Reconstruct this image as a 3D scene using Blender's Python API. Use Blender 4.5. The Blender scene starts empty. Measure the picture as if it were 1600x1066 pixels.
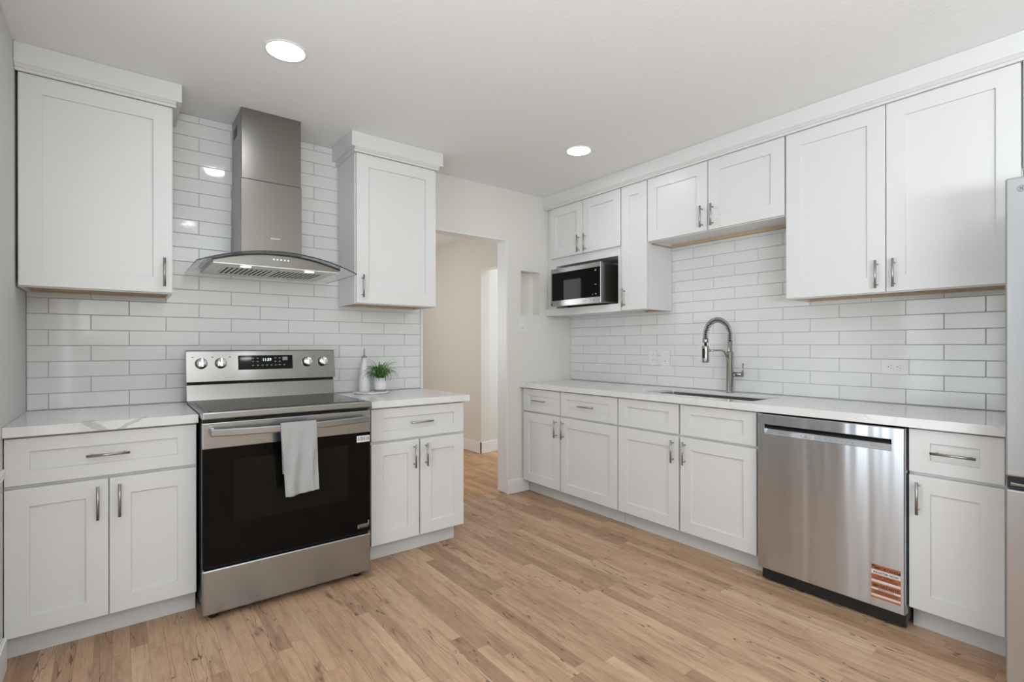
import bpy, bmesh, math, random
from mathutils import Vector, Matrix
D = bpy.data; S = bpy.context.scene; C = S.collection
PI = math.pi
# ---------------------------------------------------------------- camera, world, lights, exposure
cam = D.cameras.new('camera'); cam.sensor_fit = 'HORIZONTAL'; cam.sensor_width = 36
cam.lens = 790.0/1600*36; cam.shift_y = (540-533)/1600; cam.clip_start = .02
co = D.objects.new('camera', cam); C.objects.link(co); S.camera = co
co.location = (0, 0, 1.21); co.rotation_euler = (math.radians(90), math.radians(0.06), math.radians(-(90-52.18)))
w = D.worlds.new('world'); S.world = w; w.use_nodes = True
w.node_tree.nodes['Background'].inputs[0].default_value = (.85, .93, 1, 1)
w.node_tree.nodes['Background'].inputs[1].default_value = 1.2
XW = -.347
def area(name, loc, rot, sx, sy, power, col=(1, 1, 1)):
    l = D.lights.new(name, 'AREA'); l.shape = 'RECTANGLE'; l.size = sx; l.size_y = sy; l.energy = power; l.color = col
    o = D.objects.new(name, l); C.objects.link(o); o.location = loc; o.rotation_euler = rot; return o
area('ceiling_fill', (XW+.26, -1.45, 1.25), (0, math.radians(-158), 0), .6, 1.5, 92, (.90, .965, 1))  # added fill beside the large window, aimed up to brighten the ceiling
area('daylight_glass_door', (XW+.02, 1.35, 1.12), (0, math.radians(-92), 0), 1.78, .78, 8, (.91, .965, 1))
area('hall_fill', (1.06, 5.0, 1.5), (0, math.radians(-90), 0), 1.1, 1.1, 13.5, (.98, .99, 1))  # added fill to lift the dark hall; no window stands here
area('daylight_nook_window', (4.46, 4.1, 1.4), (0, math.radians(90), 0), 1.1, .9, 9, (.97, .99, 1))
LAMP = 38.0; LAMP_COL = (.95, .98, 1)
vs = S.view_settings; vs.view_transform = 'Standard'; vs.look = 'None'; vs.gamma = 1; vs.exposure = .29; vs.use_curve_mapping = False
random.seed(4)
# ---------------------------------------------------------------- materials
def mat(name, col=(.8, .8, .8), rough=.5, metal=0, **kw):
    m = D.materials.new(name); m.use_nodes = True; b = m.node_tree.nodes['Principled BSDF']
    b.inputs['Base Color'].default_value = (*col, 1); b.inputs['Roughness'].default_value = rough; b.inputs['Metallic'].default_value = metal
    for k, v in kw.items(): b.inputs[k.replace('_', ' ')].default_value = v
    return m
class NT:
    def __init__(s, m): s.t = m.node_tree; s.b = s.t.nodes['Principled BSDF']
    def n(s, ty, **kw):
        x = s.t.nodes.new(ty)
        for k, v in kw.items(): setattr(x, k, v)
        return x
    def l(s, a, b): s.t.links.new(a, b)
    def val(s, sock, v):
        if hasattr(v, 'is_linked') or isinstance(v, bpy.types.NodeSocket): s.l(v, sock)
        else: sock.default_value = v
    def m(s, op, a, b=0, c=None):
        x = s.n('ShaderNodeMath', operation=op); s.val(x.inputs[0], a); s.val(x.inputs[1], b)
        if c is not None: s.val(x.inputs[2], c)
        return x.outputs[0]
    def comb(s, x=0, y=0, z=0):
        k = s.n('ShaderNodeCombineXYZ')
        for i, v in enumerate((x, y, z)): s.val(k.inputs[i], v)
        return k.outputs[0]
    def noise(s, vec, scale=5, detail=2, rough=.5, dim='3D'):
        k = s.n('ShaderNodeTexNoise', noise_dimensions=dim); s.l(vec, k.inputs['Vector'])
        k.inputs['Scale'].default_value = scale; k.inputs['Detail'].default_value = detail; k.inputs['Roughness'].default_value = rough
        return k.outputs[0]
    def ramp(s, f, stops):
        k = s.n('ShaderNodeValToRGB'); s.l(f, k.inputs[0]); e = k.color_ramp.elements
        while len(e) < len(stops): e.new(.5)
        for i, (p, c) in enumerate(stops): e[i].position = p; e[i].color = (*c, 1) if len(c) == 3 else c
        return k.outputs[0]
    def mix(s, f, a, b, bt='MIX'):
        k = s.n('ShaderNodeMix', data_type='RGBA', blend_type=bt)
        s.val(k.inputs[0], f)
        for i, v in ((6, a), (7, b)):
            if isinstance(v, tuple): k.inputs[i].default_value = (*v, 1)
            else: s.l(v, k.inputs[i])
        return k.outputs[2]
    def pos(s): return s.n('ShaderNodeNewGeometry').outputs['Position']
    def obj(s): return s.n('ShaderNodeTexCoord').outputs['Object']
    def bump(s, h, strength=.2, dist=.01):
        k = s.n('ShaderNodeBump'); k.inputs['Strength'].default_value = strength; k.inputs['Distance'].default_value = dist
        s.l(h, k.inputs['Height']); s.l(k.outputs[0], s.b.inputs['Normal'])
    def scale(s, v, sc):
        k = s.n('ShaderNodeVectorMath', operation='MULTIPLY'); s.l(v, k.inputs[0]); k.inputs[1].default_value = sc; return k.outputs[0]
def textured(name, col, rough, scale, strength, dist=.002, detail=3, **kw):
    m = mat(name, col, rough, **kw); t = NT(m); t.bump(t.noise(t.pos(), scale, detail, .6), strength, dist); return m
M = {}
M['paint'] = mat('white_cabinet_paint', (.76, .762, .762), .32)
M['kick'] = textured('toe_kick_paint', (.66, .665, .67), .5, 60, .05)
M['ceil'] = textured('textured_ceiling_paint', (.90, .905, .905), .9, 70, .5, .004, 4)
M['wall'] = textured('warm_grey_wall_paint', (.78, .765, .72), .75, 90, .3, .003)
M['wall_light'] = textured('light_grey_wall_paint', (.70, .70, .68), .7, 90, .3, .003)
M['wall_hall'] = textured('beige_hall_wall_paint', (.72, .695, .635), .75, 90, .3, .003)
M['trim'] = mat('white_trim_paint', (.84, .84, .83), .35)
M['ply'] = mat('raw_plywood', (.55, .42, .29), .7)
t = NT(M['ply']); t.l(t.ramp(t.noise(t.scale(t.pos(), (3, 40, 40)), 4, 4), [(.3, (.42, .31, .2)), (.7, (.62, .49, .34))]), t.b.inputs['Base Color'])
M['grout'] = mat('grey_grout', (.52, .52, .51), .9)
M['tile'] = mat('glossy_white_tile', (.79, .795, .79), .07, Specular_IOR_Level=.55)
t = NT(M['tile']); t.bump(t.noise(t.scale(t.pos(), (7, 7, 12)), 2.2, 1), .03, .01)
M['tile_edge'] = mat('white_tile_edge', (.78, .78, .76), .3)
M['porc'] = mat('white_ceramic', (.80, .80, .79), .3)
M['plastic'] = mat('white_plastic', (.80, .80, .79), .3)
M['black'] = mat('black_plastic', (.012, .012, .013), .4)
M['dark'] = mat('dark_void', (.02, .02, .02), .8)
M['glassblack'] = mat('black_oven_glass', (.003, .003, .0032), .04, Specular_IOR_Level=.13)
M['oven_window'] = mat('oven_window_glass', (.006, .0064, .0055), .06, Specular_IOR_Level=.16)
M['cooktop'] = mat('black_ceramic_cooktop', (.02, .02, .02), .08, Specular_IOR_Level=.6)
M['chrome'] = mat('polished_chrome', (.78, .78, .78), .08, 1)
M['nickel'] = mat('brushed_nickel', (.42, .41, .40), .3, 1)
M['faucet'] = mat('brushed_steel_faucet', (.40, .39, .37), .22, 1)
def steel(name, col, rough, sc, strength=.01, aniso=.5, rot=.25):
    m = mat(name, col, rough, 1); t = NT(m); n = t.noise(t.scale(t.pos(), sc), 1, 2)
    mr = t.n('ShaderNodeMapRange'); t.l(n, mr.inputs[0]); mr.inputs[3].default_value = rough-.012; mr.inputs[4].default_value = rough+.012
    t.l(mr.outputs[0], t.b.inputs['Roughness']); t.b.inputs['Anisotropic'].default_value = aniso; t.b.inputs['Anisotropic Rotation'].default_value = rot
    tg = t.n('ShaderNodeTangent', direction_type='RADIAL', axis='Z'); t.l(tg.outputs[0], t.b.inputs['Tangent'])
    t.bump(t.noise(t.scale(t.pos(), (5, 5, 2)), .8, 1), strength, .03); return m
M['steel'] = steel('brushed_stainless_steel', (.37, .38, .385), .26, (8, 8, 500))
M['steel_dw'] = steel('brushed_stainless_dishwasher', (.57, .61, .66), .22, (2, 2, 300), .02, .8)
t = NT(M['steel_dw']); t.bump(t.noise(t.scale(t.pos(), (0, 7, .25)), 1, 2), .22, .03)
M['steel_dark'] = steel('satin_stainless_hood', (.25, .24, .222), .3, (8, 8, 500), .03)
M['steel_smooth'] = steel('smooth_stainless_steel', (.225, .222, .212), .13, (8, 8, 500), .02, .2)
M['steel_v'] = steel('brushed_stainless_fridge', (.52, .54, .57), .3, (300, 300, 5), .1)
M['sink'] = mat('stainless_sink', (.45, .44, .42), .3, 1)
M['filter'] = mat('baffle_filter_steel', (.62, .62, .61), .35, 1)
M['hood_under'] = mat('hood_underside_steel', (.72, .72, .71), .4, .6)
# clear glass
m = mat('clear_hood_glass', (.93, .97, .96), .01, 0, IOR=1.45); m.node_tree.nodes['Principled BSDF'].inputs['Transmission Weight'].default_value = 1; M['glass'] = m
M['glass_edge'] = mat('dark_glass_edge', (.02, .025, .025), .15)
m = mat('lamp_diffuser', (1, 1, 1), .5); b = m.node_tree.nodes['Principled BSDF']
b.inputs['Emission Color'].default_value = (*LAMP_COL, 1); b.inputs['Emission Strength'].default_value = LAMP; M['lamp'] = m
m = mat('hood_led', (1, 1, 1), .5); b = m.node_tree.nodes['Principled BSDF']
b.inputs['Emission Color'].default_value = (1, 1, 1, 1); b.inputs['Emission Strength'].default_value = 2.5; M['led'] = m
m = mat('display_digits', (.8, .9, 1), .5); b = m.node_tree.nodes['Principled BSDF']
b.inputs['Emission Color'].default_value = (.85, .93, 1, 1); b.inputs['Emission Strength'].default_value = .9; M['digits'] = m
M['print'] = mat('grey_print', (.30, .31, .32), .5)
M['print_dark'] = mat('dark_print', (.04, .04, .04), .6)
M['sticker_white'] = mat('white_sticker', (.74, .73, .75), .4)
M['sticker_orange'] = mat('orange_sticker', (.44, .13, .045), .4)
M['sticker_cream'] = mat('cream_sticker', (.72, .55, .42), .4)
M['soil'] = textured('dark_potting_soil', (.03, .022, .015), .95, 200, .8)
M['grey_ceramic'] = textured('grey_speckled_base', (.30, .28, .26), .7, 300, .3)
# leaf: colour varies over the leaves
m = mat('plant_leaf', (.07, .2, .03), .4); t = NT(m)
t.l(t.ramp(t.noise(t.pos(), 55, 2), [(.3, (.025, .09, .015)), (.5, (.09, .25, .04)), (.7, (.26, .45, .13))]), t.b.inputs['Base Color']); M['leaf'] = m
M['leaf_grey'] = mat('dry_leaf', (.16, .20, .15), .6)
# marble tray
m = mat('white_marble', (.8, .8, .79), .2); t = NT(m)
t.l(t.ramp(t.noise(t.pos(), 14, 5), [(.35, (.8, .8, .79)), (.5, (.62, .62, .62)), (.56, (.82, .82, .81))]), t.b.inputs['Base Color']); M['marble'] = m
# quartz worktop with grey veins
m = mat('white_quartz', (.8, .8, .8), .09); t = NT(m); p = t.pos(); sep = t.n('ShaderNodeSeparateXYZ'); t.l(p, sep.inputs[0]); X, Y, Z = sep.outputs
n1 = t.noise(p, 1.6, 4, .55); n2 = t.noise(p, 9, 3, .6)
v = t.m('ABSOLUTE', t.m('SUBTRACT', n1, .53)); v1 = t.n('ShaderNodeMapRange'); t.l(v, v1.inputs[0]); v1.inputs[1].default_value = 0; v1.inputs[2].default_value = .012; v1.inputs[3].default_value = .16; v1.inputs[4].default_value = 0
w1 = t.m('ABSOLUTE', t.m('ADD', t.m('ADD', X, .075), t.m('ADD', t.m('MULTIPLY', t.m('SUBTRACT', Z, .885), 1.5), t.m('MULTIPLY', t.m('SUBTRACT', n2, .5), .09))))
w2 = t.m('ABSOLUTE', t.m('SUBTRACT', t.m('SUBTRACT', X, .045), t.m('ADD', t.m('MULTIPLY', t.m('SUBTRACT', Z, .885), 1.5), t.m('MULTIPLY', t.m('SUBTRACT', n2, .5), .12))))
front = t.m('LESS_THAN', Y, 2.70)
k1 = t.m('MULTIPLY', t.m('LESS_THAN', w1, .019), front); k2 = t.m('MULTIPLY', t.m('LESS_THAN', w2, .012), front)
big = t.m('MULTIPLY', t.m('MAXIMUM', k1, k2), t.m('MULTIPLY', .55, t.m('ADD', .55, n2)))
f = t.m('MAXIMUM', v1.outputs[0], big)
t.l(t.mix(f, (.80, .80, .795), (.40, .40, .39)), t.b.inputs['Base Color']); M['quartz'] = m
# towel: waffle weave
m = mat('grey_waffle_cotton', (.55, .555, .56), .95); t = NT(m); tc = t.n('ShaderNodeTexCoord'); sp = t.n('ShaderNodeSeparateXYZ'); t.l(tc.outputs['UV'], sp.inputs[0])
a = t.m('SINE', t.m('MULTIPLY', t.m('ADD', sp.outputs[0], sp.outputs[1]), 620)); b2 = t.m('SINE', t.m('MULTIPLY', t.m('SUBTRACT', sp.outputs[0], sp.outputs[1]), 620))
h = t.m('ADD', t.m('MULTIPLY', a, .5), t.m('MULTIPLY', b2, .5)); t.bump(h, .9, .003)
t.l(t.ramp(t.m('ADD', t.m('MULTIPLY', h, .5), .5), [(.1, (.34, .345, .36)), (.8, (.74, .745, .75))]), t.b.inputs['Base Color']); M['towel'] = m
# oak strip floor, boards along Y
def floor_mat(name, tint, wd=.0572):
    m = mat(name, (.5, .35, .22), .42); t = NT(m); p = t.pos(); sp = t.n('ShaderNodeSeparateXYZ'); t.l(p, sp.inputs[0]); X, Y, _ = sp.outputs
    r = t.m('DIVIDE', t.m('ADD', X, 5), wd); row = t.m('FLOOR', r); fx = t.m('FRACT', r)
    wn = t.n('ShaderNodeTexWhiteNoise', noise_dimensions='1D'); t.l(row, wn.inputs['W'])
    wn2 = t.n('ShaderNodeTexWhiteNoise', noise_dimensions='1D'); t.l(t.m('ADD', row, 71.3), wn2.inputs['W'])
    L = t.m('ADD', .45, t.m('MULTIPLY', wn2.outputs[0], .75))
    q = t.m('DIVIDE', t.m('ADD', t.m('ADD', Y, 9), t.m('MULTIPLY', wn.outputs[0], 3)), L); col = t.m('FLOOR', q); fy = t.m('FRACT', q)
    pid = t.n('ShaderNodeTexWhiteNoise', noise_dimensions='3D'); t.l(t.comb(row, col, 3.7), pid.inputs['Vector'])
    ps = t.n('ShaderNodeSeparateColor'); t.l(pid.outputs['Color'], ps.inputs[0])
    off = t.comb(t.m('MULTIPLY', ps.outputs[0], 40), t.m('MULTIPLY', ps.outputs[1], 40), 0)
    g = t.n('ShaderNodeVectorMath', operation='ADD'); t.l(t.scale(p, (1, .09, 1)), g.inputs[0]); t.l(off, g.inputs[1])
    g2 = t.n('ShaderNodeVectorMath', operation='ADD'); t.l(t.scale(p, (1, .25, 1)), g2.inputs[0]); t.l(off, g2.inputs[1])
    fine = t.noise(g.outputs[0], 160, 4, .65); med = t.noise(g.outputs[0], 34, 3, .6); blot = t.noise(g2.outputs[0], 14, 3, .6)
    base = t.ramp(ps.outputs[2], [(0, (.43, .272, .172)), (.2, (.52, .338, .218)), (.55, (.59, .388, .257)), (.85, (.62, .425, .28)), (1, (.70, .50, .34))])
    c = t.mix(.55, base, t.ramp(fine, [(.3, (.62, .6, .58)), (.6, (1, 1, 1))]), 'MULTIPLY')
    c = t.mix(.7, c, t.ramp(med, [(.33, (.70, .66, .63)), (.5, (1, 1, 1)), (.72, (1.1, 1.08, 1.05))]), 'MULTIPLY')
    c = t.mix(1, c, t.ramp(blot, [(.27, (.36, .30, .26)), (.37, (.92, .89, .87)), (.6, (1, 1, 1))]), 'MULTIPLY')
    cr = t.noise(g.outputs[0], 22, 2, .5)
    c = t.mix(t.m('MULTIPLY', t.m('LESS_THAN', t.m('ABSOLUTE', t.m('SUBTRACT', cr, .5)), .0055), t.m('LESS_THAN', ps.outputs[1], .45)), c, (.17, .10, .062))
    ex = t.m('MINIMUM', fx, t.m('SUBTRACT', 1, fx)); ey = t.m('MULTIPLY', t.m('MINIMUM', fy, t.m('SUBTRACT', 1, fy)), t.m('DIVIDE', L, wd))
    e = t.m('MINIMUM', ex, ey); gap = t.m('LESS_THAN', e, .016)
    c = t.mix(t.m('MULTIPLY', gap, .5), c, (.16, .10, .065)); c = t.mix(1, c, tint, 'MULTIPLY')
    t.l(c, t.b.inputs['Base Color'])
    t.bump(t.m('ADD', t.m('MULTIPLY', fine, .3), t.m('MULTIPLY', gap, -1)), .15, .002); return m
M['floor'] = floor_mat('pale_oak_strip_floor', (1.0, .99, .975))
M['floor_hall'] = floor_mat('golden_oak_strip_floor', (1.0, .86, .62))
# ---------------------------------------------------------------- mesh helpers
class MB:
    def __init__(s): s.bm = bmesh.new(); s.uv = None
    def box(s, x0, x1, y0, y1, z0, z1, bev=0, seg=1):
        bm = s.bm; n = len(bm.verts)
        r = bmesh.ops.create_cube(bm, size=1)
        vs_ = r['verts']
        for v in vs_: v.co = Vector(((x0+x1)/2+v.co.x*(x1-x0), (y0+y1)/2+v.co.y*(y1-y0), (z0+z1)/2+v.co.z*(z1-z0)))
        if bev > 0:
            ed = {e for v in vs_ for e in v.link_edges}
            bmesh.ops.bevel(bm, geom=list(ed), offset=bev, segments=seg, affect='EDGES', profile=.5)
        return s
    def shaker(s, x0, x1, z0, z1, fw=.07, dep=.0105, th=.019, fwz=None):
        bm = s.bm; fwz = fwz or fw; bv = .0012
        def ring(a, b, c, d, y): return [bm.verts.new((a, y, c)), bm.verts.new((b, y, c)), bm.verts.new((b, y, d)), bm.verts.new((a, y, d))]
        rs = [ring(x0, x1, z0, z1, th), ring(x0, x1, z0, z1, bv), ring(x0+bv, x1-bv, z0+bv, z1-bv, 0), ring(x0+fw, x1-fw, z0+fwz, z1-fwz, 0),
              ring(x0+fw+.001, x1-fw-.001, z0+fwz+.001, z1-fwz-.001, .0012), ring(x0+fw+.001, x1-fw-.001, z0+fwz+.001, z1-fwz-.001, dep)]
        for A, B in zip(rs, rs[1:]):
            for i in range(4): j = (i+1) % 4; bm.faces.new((A[i], A[j], B[j], B[i]))
        bm.faces.new(rs[-1]); bm.faces.new(rs[0][::-1]); return s
    def tube(s, pts, r, n=12, cap=True, flat=None):
        bm = s.bm; pts = [Vector(p) for p in pts]; rr = r if isinstance(r, (list, tuple)) else [r]*len(pts); rings = []
        up = None
        for i, p in enumerate(pts):
            d = (pts[min(i+1, len(pts)-1)]-pts[max(i-1, 0)]).normalized()
            if up is None:
                up = Vector((0, 0, 1)) if abs(d.z) < .9 else Vector((1, 0, 0))
            a = d.cross(up).normalized(); up = a.cross(d).normalized()
            ka, kb = flat if flat else (1, 1)
            rings.append([bm.verts.new(p+(a*math.cos(k*2*PI/n)*ka+up*math.sin(k*2*PI/n)*kb)*rr[i]) for k in range(n)])
        for A, B in zip(rings, rings[1:]):
            for k in range(n): f = bm.faces.new((A[k], A[(k+1) % n], B[(k+1) % n], B[k])); f.smooth = True
        if cap: bm.faces.new(rings[0][::-1]); bm.faces.new(rings[-1])
        return s
    def lathe(s, prof, cx=0, cy=0, n=32, axis='z'):
        bm = s.bm; rings = []
        def P(r, h, a):
            c_, s_ = r*math.cos(a), r*math.sin(a)
            if axis == 'z': return (cx+c_, cy+s_, h)
            return (cx+c_, h, cy+s_)      # axis y: cy is the height
        for r, h in prof:
            rings.append([bm.verts.new(P(max(r, 1e-5), h, k*2*PI/n)) for k in range(n)])
        for A, B in zip(rings, rings[1:]):
            for k in range(n): f = bm.faces.new((A[k], A[(k+1) % n], B[(k+1) % n], B[k])); f.smooth = True
        bm.faces.new(rings[0][::-1]); bm.faces.new(rings[-1]); return s
    def prism(s, poly, a0, a1, axis='y'):
        bm = s.bm
        def P(u, v, a): return {'y': (u, a, v), 'x': (a, u, v), 'z': (u, v, a)}[axis]
        A = [bm.verts.new(P(u, v, a0)) for u, v in poly]; B = [bm.verts.new(P(u, v, a1)) for u, v in poly]; n = len(poly)
        for i in range(n): bm.faces.new((A[i], A[(i+1) % n], B[(i+1) % n], B[i]))
        bm.faces.new(A[::-1]); bm.faces.new(B); return s
    def face(s, pts): s.bm.faces.new([s.bm.verts.new(p) for p in pts]); return s
    def build(s, name, m, parent=None, smooth=False, loc=None, bevel=None):
        bmesh.ops.remove_doubles(s.bm, verts=s.bm.verts, dist=1e-7) if False else None
        bmesh.ops.recalc_face_normals(s.bm, faces=s.bm.faces)
        me = D.meshes.new(name); s.bm.to_mesh(me); s.bm.free(); me.materials.append(M[m] if isinstance(m, str) else m)
        o = D.objects.new(name, me); C.objects.link(o); o.parent = parent
        if smooth:
            for p in me.polygons: p.use_smooth = True
        if loc: o.location = loc
        if bevel:
            b = o.modifiers.new('b', 'BEVEL'); b.width = bevel; b.segments = 2; b.limit_method = 'ANGLE'
        return o
def tag(o, label=None, cat=None, group=None, kind=None):
    for k, v in (('label', label), ('category', cat), ('group', group), ('kind', kind)):
        if v: o[k] = v
    return o
def thing(name, loc, label, cat, group=None, rot=0):
    o = D.objects.new(name, None); C.objects.link(o); o.location = loc; o.rotation_euler = (0, 0, rot); o.empty_display_size = .1
    return tag(o, label, cat, group)
def pieces(name, m, parent, boxes):
    for b in boxes: MB().box(*b).build(name, m, parent)
def struct(name, mb, m): return tag(mb.build(name, m), kind='structure')
def text(s, size, loc, rot, m, parent, name='lettering', ext=.0003, align='LEFT', bold=False, sx=1):
    c = D.curves.new('t', 'FONT'); c.body = s; c.size = size; c.extrude = ext; c.align_x = align; c.resolution_u = 2
    if bold: c.offset = size*.02
    o = D.objects.new('t', c); C.objects.link(o); bpy.context.view_layer.update()
    me = D.meshes.new_from_object(o); D.objects.remove(o); me.materials.clear(); me.materials.append(M[m])
    for v in me.vertices: v.co.x *= sx
    q = D.objects.new(name, me); C.objects.link(q); q.parent = parent; q.location = loc; q.rotation_euler = rot; return q
# ---------------------------------------------------------------- room
H = 2.477; XL = -.347; XR = 3.2; YW = 3.269; YR = -2.8; XE = 3.32
struct('floor', MB().box(XL-.15, XE+.1, YR-.15, 3.335, -.1, 0), 'floor')
struct('floor_hall', MB().box(.9, 4.6, 3.335, 7.1, -.1, 0), 'floor_hall')
struct('ceiling', MB().box(XL-.15, XE+.1, YR-.15, 3.386, H, H+.1), 'ceil')
struct('ceiling_hall', MB().box(.9, 4.6, 3.386, 7.1, 2.452, 2.552), 'ceil')
wb = struct('wall_back', (MB().box(XL-.15, 1.711, 3.279, 3.386, 0, H).box(1.711, 2.491, YW, 3.386, 2.069, H).box(2.491, 2.631, YW, 3.386, 0, H)
    .box(2.631, 2.835, YW, 3.386, 0, 1.470).box(2.631, 2.835, YW, 3.386, 1.830, H).box(2.835, XE+.1, YW, 3.386, 0, H).box(2.631, 2.835, 3.36, 3.386, 1.47, 1.83)), 'wall')
wl = struct('wall_left', (MB().box(XL-.12, XL, YR-.15, -2.2, 0, H).box(XL-.12, XL, -.5, .95, 0, H).box(XL-.12, XL, 1.75, 3.279, 0, H)
    .box(XL-.12, XL, -2.2, -.5, 0, .9).box(XL-.12, XL, -2.2, -.5, 2.1, H).box(XL-.12, XL, .95, 1.75, 0, .2).box(XL-.12, XL, .95, 1.75, 2.04, H)), 'wall_light')
wr = struct('wall_right', MB().box(3.2095, XE+.1, YR-.15, YW, 0, H), 'wall_light')
struct('wall_rear', MB().box(XL, 3.2095, YR-.12, YR, 0, H), 'wall')
def window(name, horiz, a0, a1, z0, z1, p):
    o = MB()
    def bx(u0, u1, v0, v1):
        if horiz: o.box(u0, u1, p-.03, p+.03, v0, v1)
        else: o.box(p-.03, p+.03, u0, u1, v0, v1)
    for u0, u1, v0, v1 in ((a0, a0+.05, z0, z1), (a1-.05, a1, z0, z1), (a0+.05, a1-.05, z0, z0+.05), (a0+.05, a1-.05, z1-.05, z1), ((a0+a1)/2-.02, (a0+a1)/2+.02, z0+.05, z1-.05)): bx(u0, u1, v0, v1)
    struct(name, o, 'trim')
window('window_1', False, -2.2, -.5, .9, 2.1, XL-.07); window('door_1', False, .95, 1.75, .2, 2.04, XL-.07)
# hall
struct('wall_hall_right', (MB().box(XR, XE, 4.69, 7.1, 0, 2.452).box(XR, XE, 3.386, 4.69, 2.063, 2.452).box(XR, XE, 3.386, 3.75, 0, 2.063)), 'wall_hall')
struct('wall_hall_nook', MB().box(XE, 4.6, 4.715, 4.83, 0, 2.452), 'wall_light')
struct('wall_hall_end', MB().box(.9, XR, 7.0, 7.1, 0, 2.452), 'wall_hall')
struct('wall_hall_left', MB().box(.9, 1.02, 3.386, 7.0, 0, 2.452), 'wall_hall')
struct('wall_nook_far', MB().box(4.5, 4.6, 3.386, 4.715, 0, 2.452), 'wall_light')
# baseboards and opening lining
struct('baseboard_back', MB().box(2.480, 2.712, YW-.014, YW, 0, .115, .003), 'trim')
struct('baseboard_hall', (MB().box(XR-.014, XR, 4.676, 7.0, 0, .125, .002).box(XR-.014, XE, 4.676, 4.69, 0, .125, .002)), 'trim')
struct('baseboard_nook', MB().box(XE, 4.5, 4.701, 4.715, 0, .125, .002), 'trim')
struct('baseboard_left', MB().box(XL, XL+.014, 1.8, 2.655, 0, .12, .003), 'trim')
struct('trim_1', (MB().box(2.479, 2.491, YW-.002, 3.388, .012, 2.069).box(1.711, 1.722, 3.262, 3.388, 0, 2.069).box(1.722, 2.479, 3.27, 3.388, 2.060, 2.069)), 'trim')
struct('trim_2', MB().box(XL, XL+.016, 1.5, 2.62, .722, .756, .006, 2), 'trim')
# tiles: each tile a bevelled slab with a hair of tilt, one mesh per wall
def tiles(name, plane, a0, a1, z0, z1, joints, parent, holes=()):
    mb = MB(); bm = mb.bm; rnd = random.Random(7); P = .3085 if plane == 'y' else .3055; RH = .0765; g = .0012
    row = 0; z = z0
    while z < z1-.004:
        zt = min(z+RH, z1); off = joints[row % 2]
        k = math.floor((a0-off)/P); a = off+k*P
        while a < a1:
            u0, u1 = max(a, a0), min(a+P, a1)
            if u1-u0 > .006:
                f0 = rnd.uniform(-.0003, .0003); tl = rnd.uniform(-.0007, .0007); tz = rnd.uniform(-.0004, .0004)
                x0, x1, q0, q1 = u0+g, u1-g, z+g, zt-g; b = .0016
                def V(u, v, d, tilt=True):
                    dd = d+((f0+tl*((u-u0)/P-.5)+tz*((v-z)/RH-.5)) if tilt else 0)
                    return bm.verts.new((u, YW+dd, v) if plane == 'y' else (XR+dd, u, v))
                O = [V(x0, q0, .0028), V(x1, q0, .0028), V(x1, q1, .0028), V(x0, q1, .0028)]
                I = [V(x0+b, q0+b, .0006), V(x1-b, q0+b, .0006), V(x1-b, q1-b, .0006), V(x0+b, q1-b, .0006)]
                B = [V(x0, q0, .0085, 0), V(x1, q0, .0085, 0), V(x1, q1, .0085, 0), V(x0, q1, .0085, 0)]
                for A_, B_ in ((B, O), (O, I)):
                    for i in range(4): bm.faces.new((A_[i], A_[(i+1) % 4], B_[(i+1) % 4], B_[i]))
                bm.faces.new(I)
            a += P
        z += RH; row += 1
    o = mb.build(name, 'tile', parent)
    # normals may differ per island: recalculated above
    gr = MB()
    if plane == 'y': gr.box(a0, a1, YW+.0045, 3.2795, z0-.03, z1)
    else: gr.box(XR+.0045, 3.2099, a0, a1, z0-.03, z1)
    gr.build('grout', 'grout', o); return o
tiles('backsplash_tile', 'y', XL+.001, 1.704, .9055, H-.001, (-.269, -.112), wb)
tiles('backsplash_tile', 'x', -.62, YW-.001, .906, 2.0, (.509-.3055*4, .661-.3055*4), wr)
MB().box(1.704, 1.711, YW-.001, 3.2795, .9055, H-.001).build('tile_edge_strip', 'tile_edge', wb)
# ---------------------------------------------------------------- cabinets
def bar_pull(x, z, L, vert, parent, y=0):
    mb = MB(); r = .0055; so = .030; ins = .018
    if vert: a, b = (x, y-so, z-L/2), (x, y-so, z+L/2); ps = ((x, z-L/2+ins), (x, z+L/2-ins))
    else: a, b = (x-L/2, y-so, z), (x+L/2, y-so, z); ps = ((x-L/2+ins, z), (x+L/2-ins, z))
    mb.tube([a, b], r, 14)
    for px, pz in ps: mb.tube([(px, y+.0, pz), (px, y-so, pz)], .0042, 10)
    return mb.build('handle', 'nickel', parent)
def door(x0, x1, z0, z1, parent, handle=None, fw=.07, name='door', hz=None, fwz=None):
    d = MB().shaker(x0, x1, z0, z1, fw, fwz=fwz).build(name, 'paint', parent)
    if handle == 'l': bar_pull(x0+.033, hz, .135, True, d)
    if handle == 'r': bar_pull(x1-.033, hz, .135, True, d)
    if handle == 'h': bar_pull((x0+x1)/2, hz if hz else (z0+z1)/2, .14, False, d)
    return d
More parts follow.
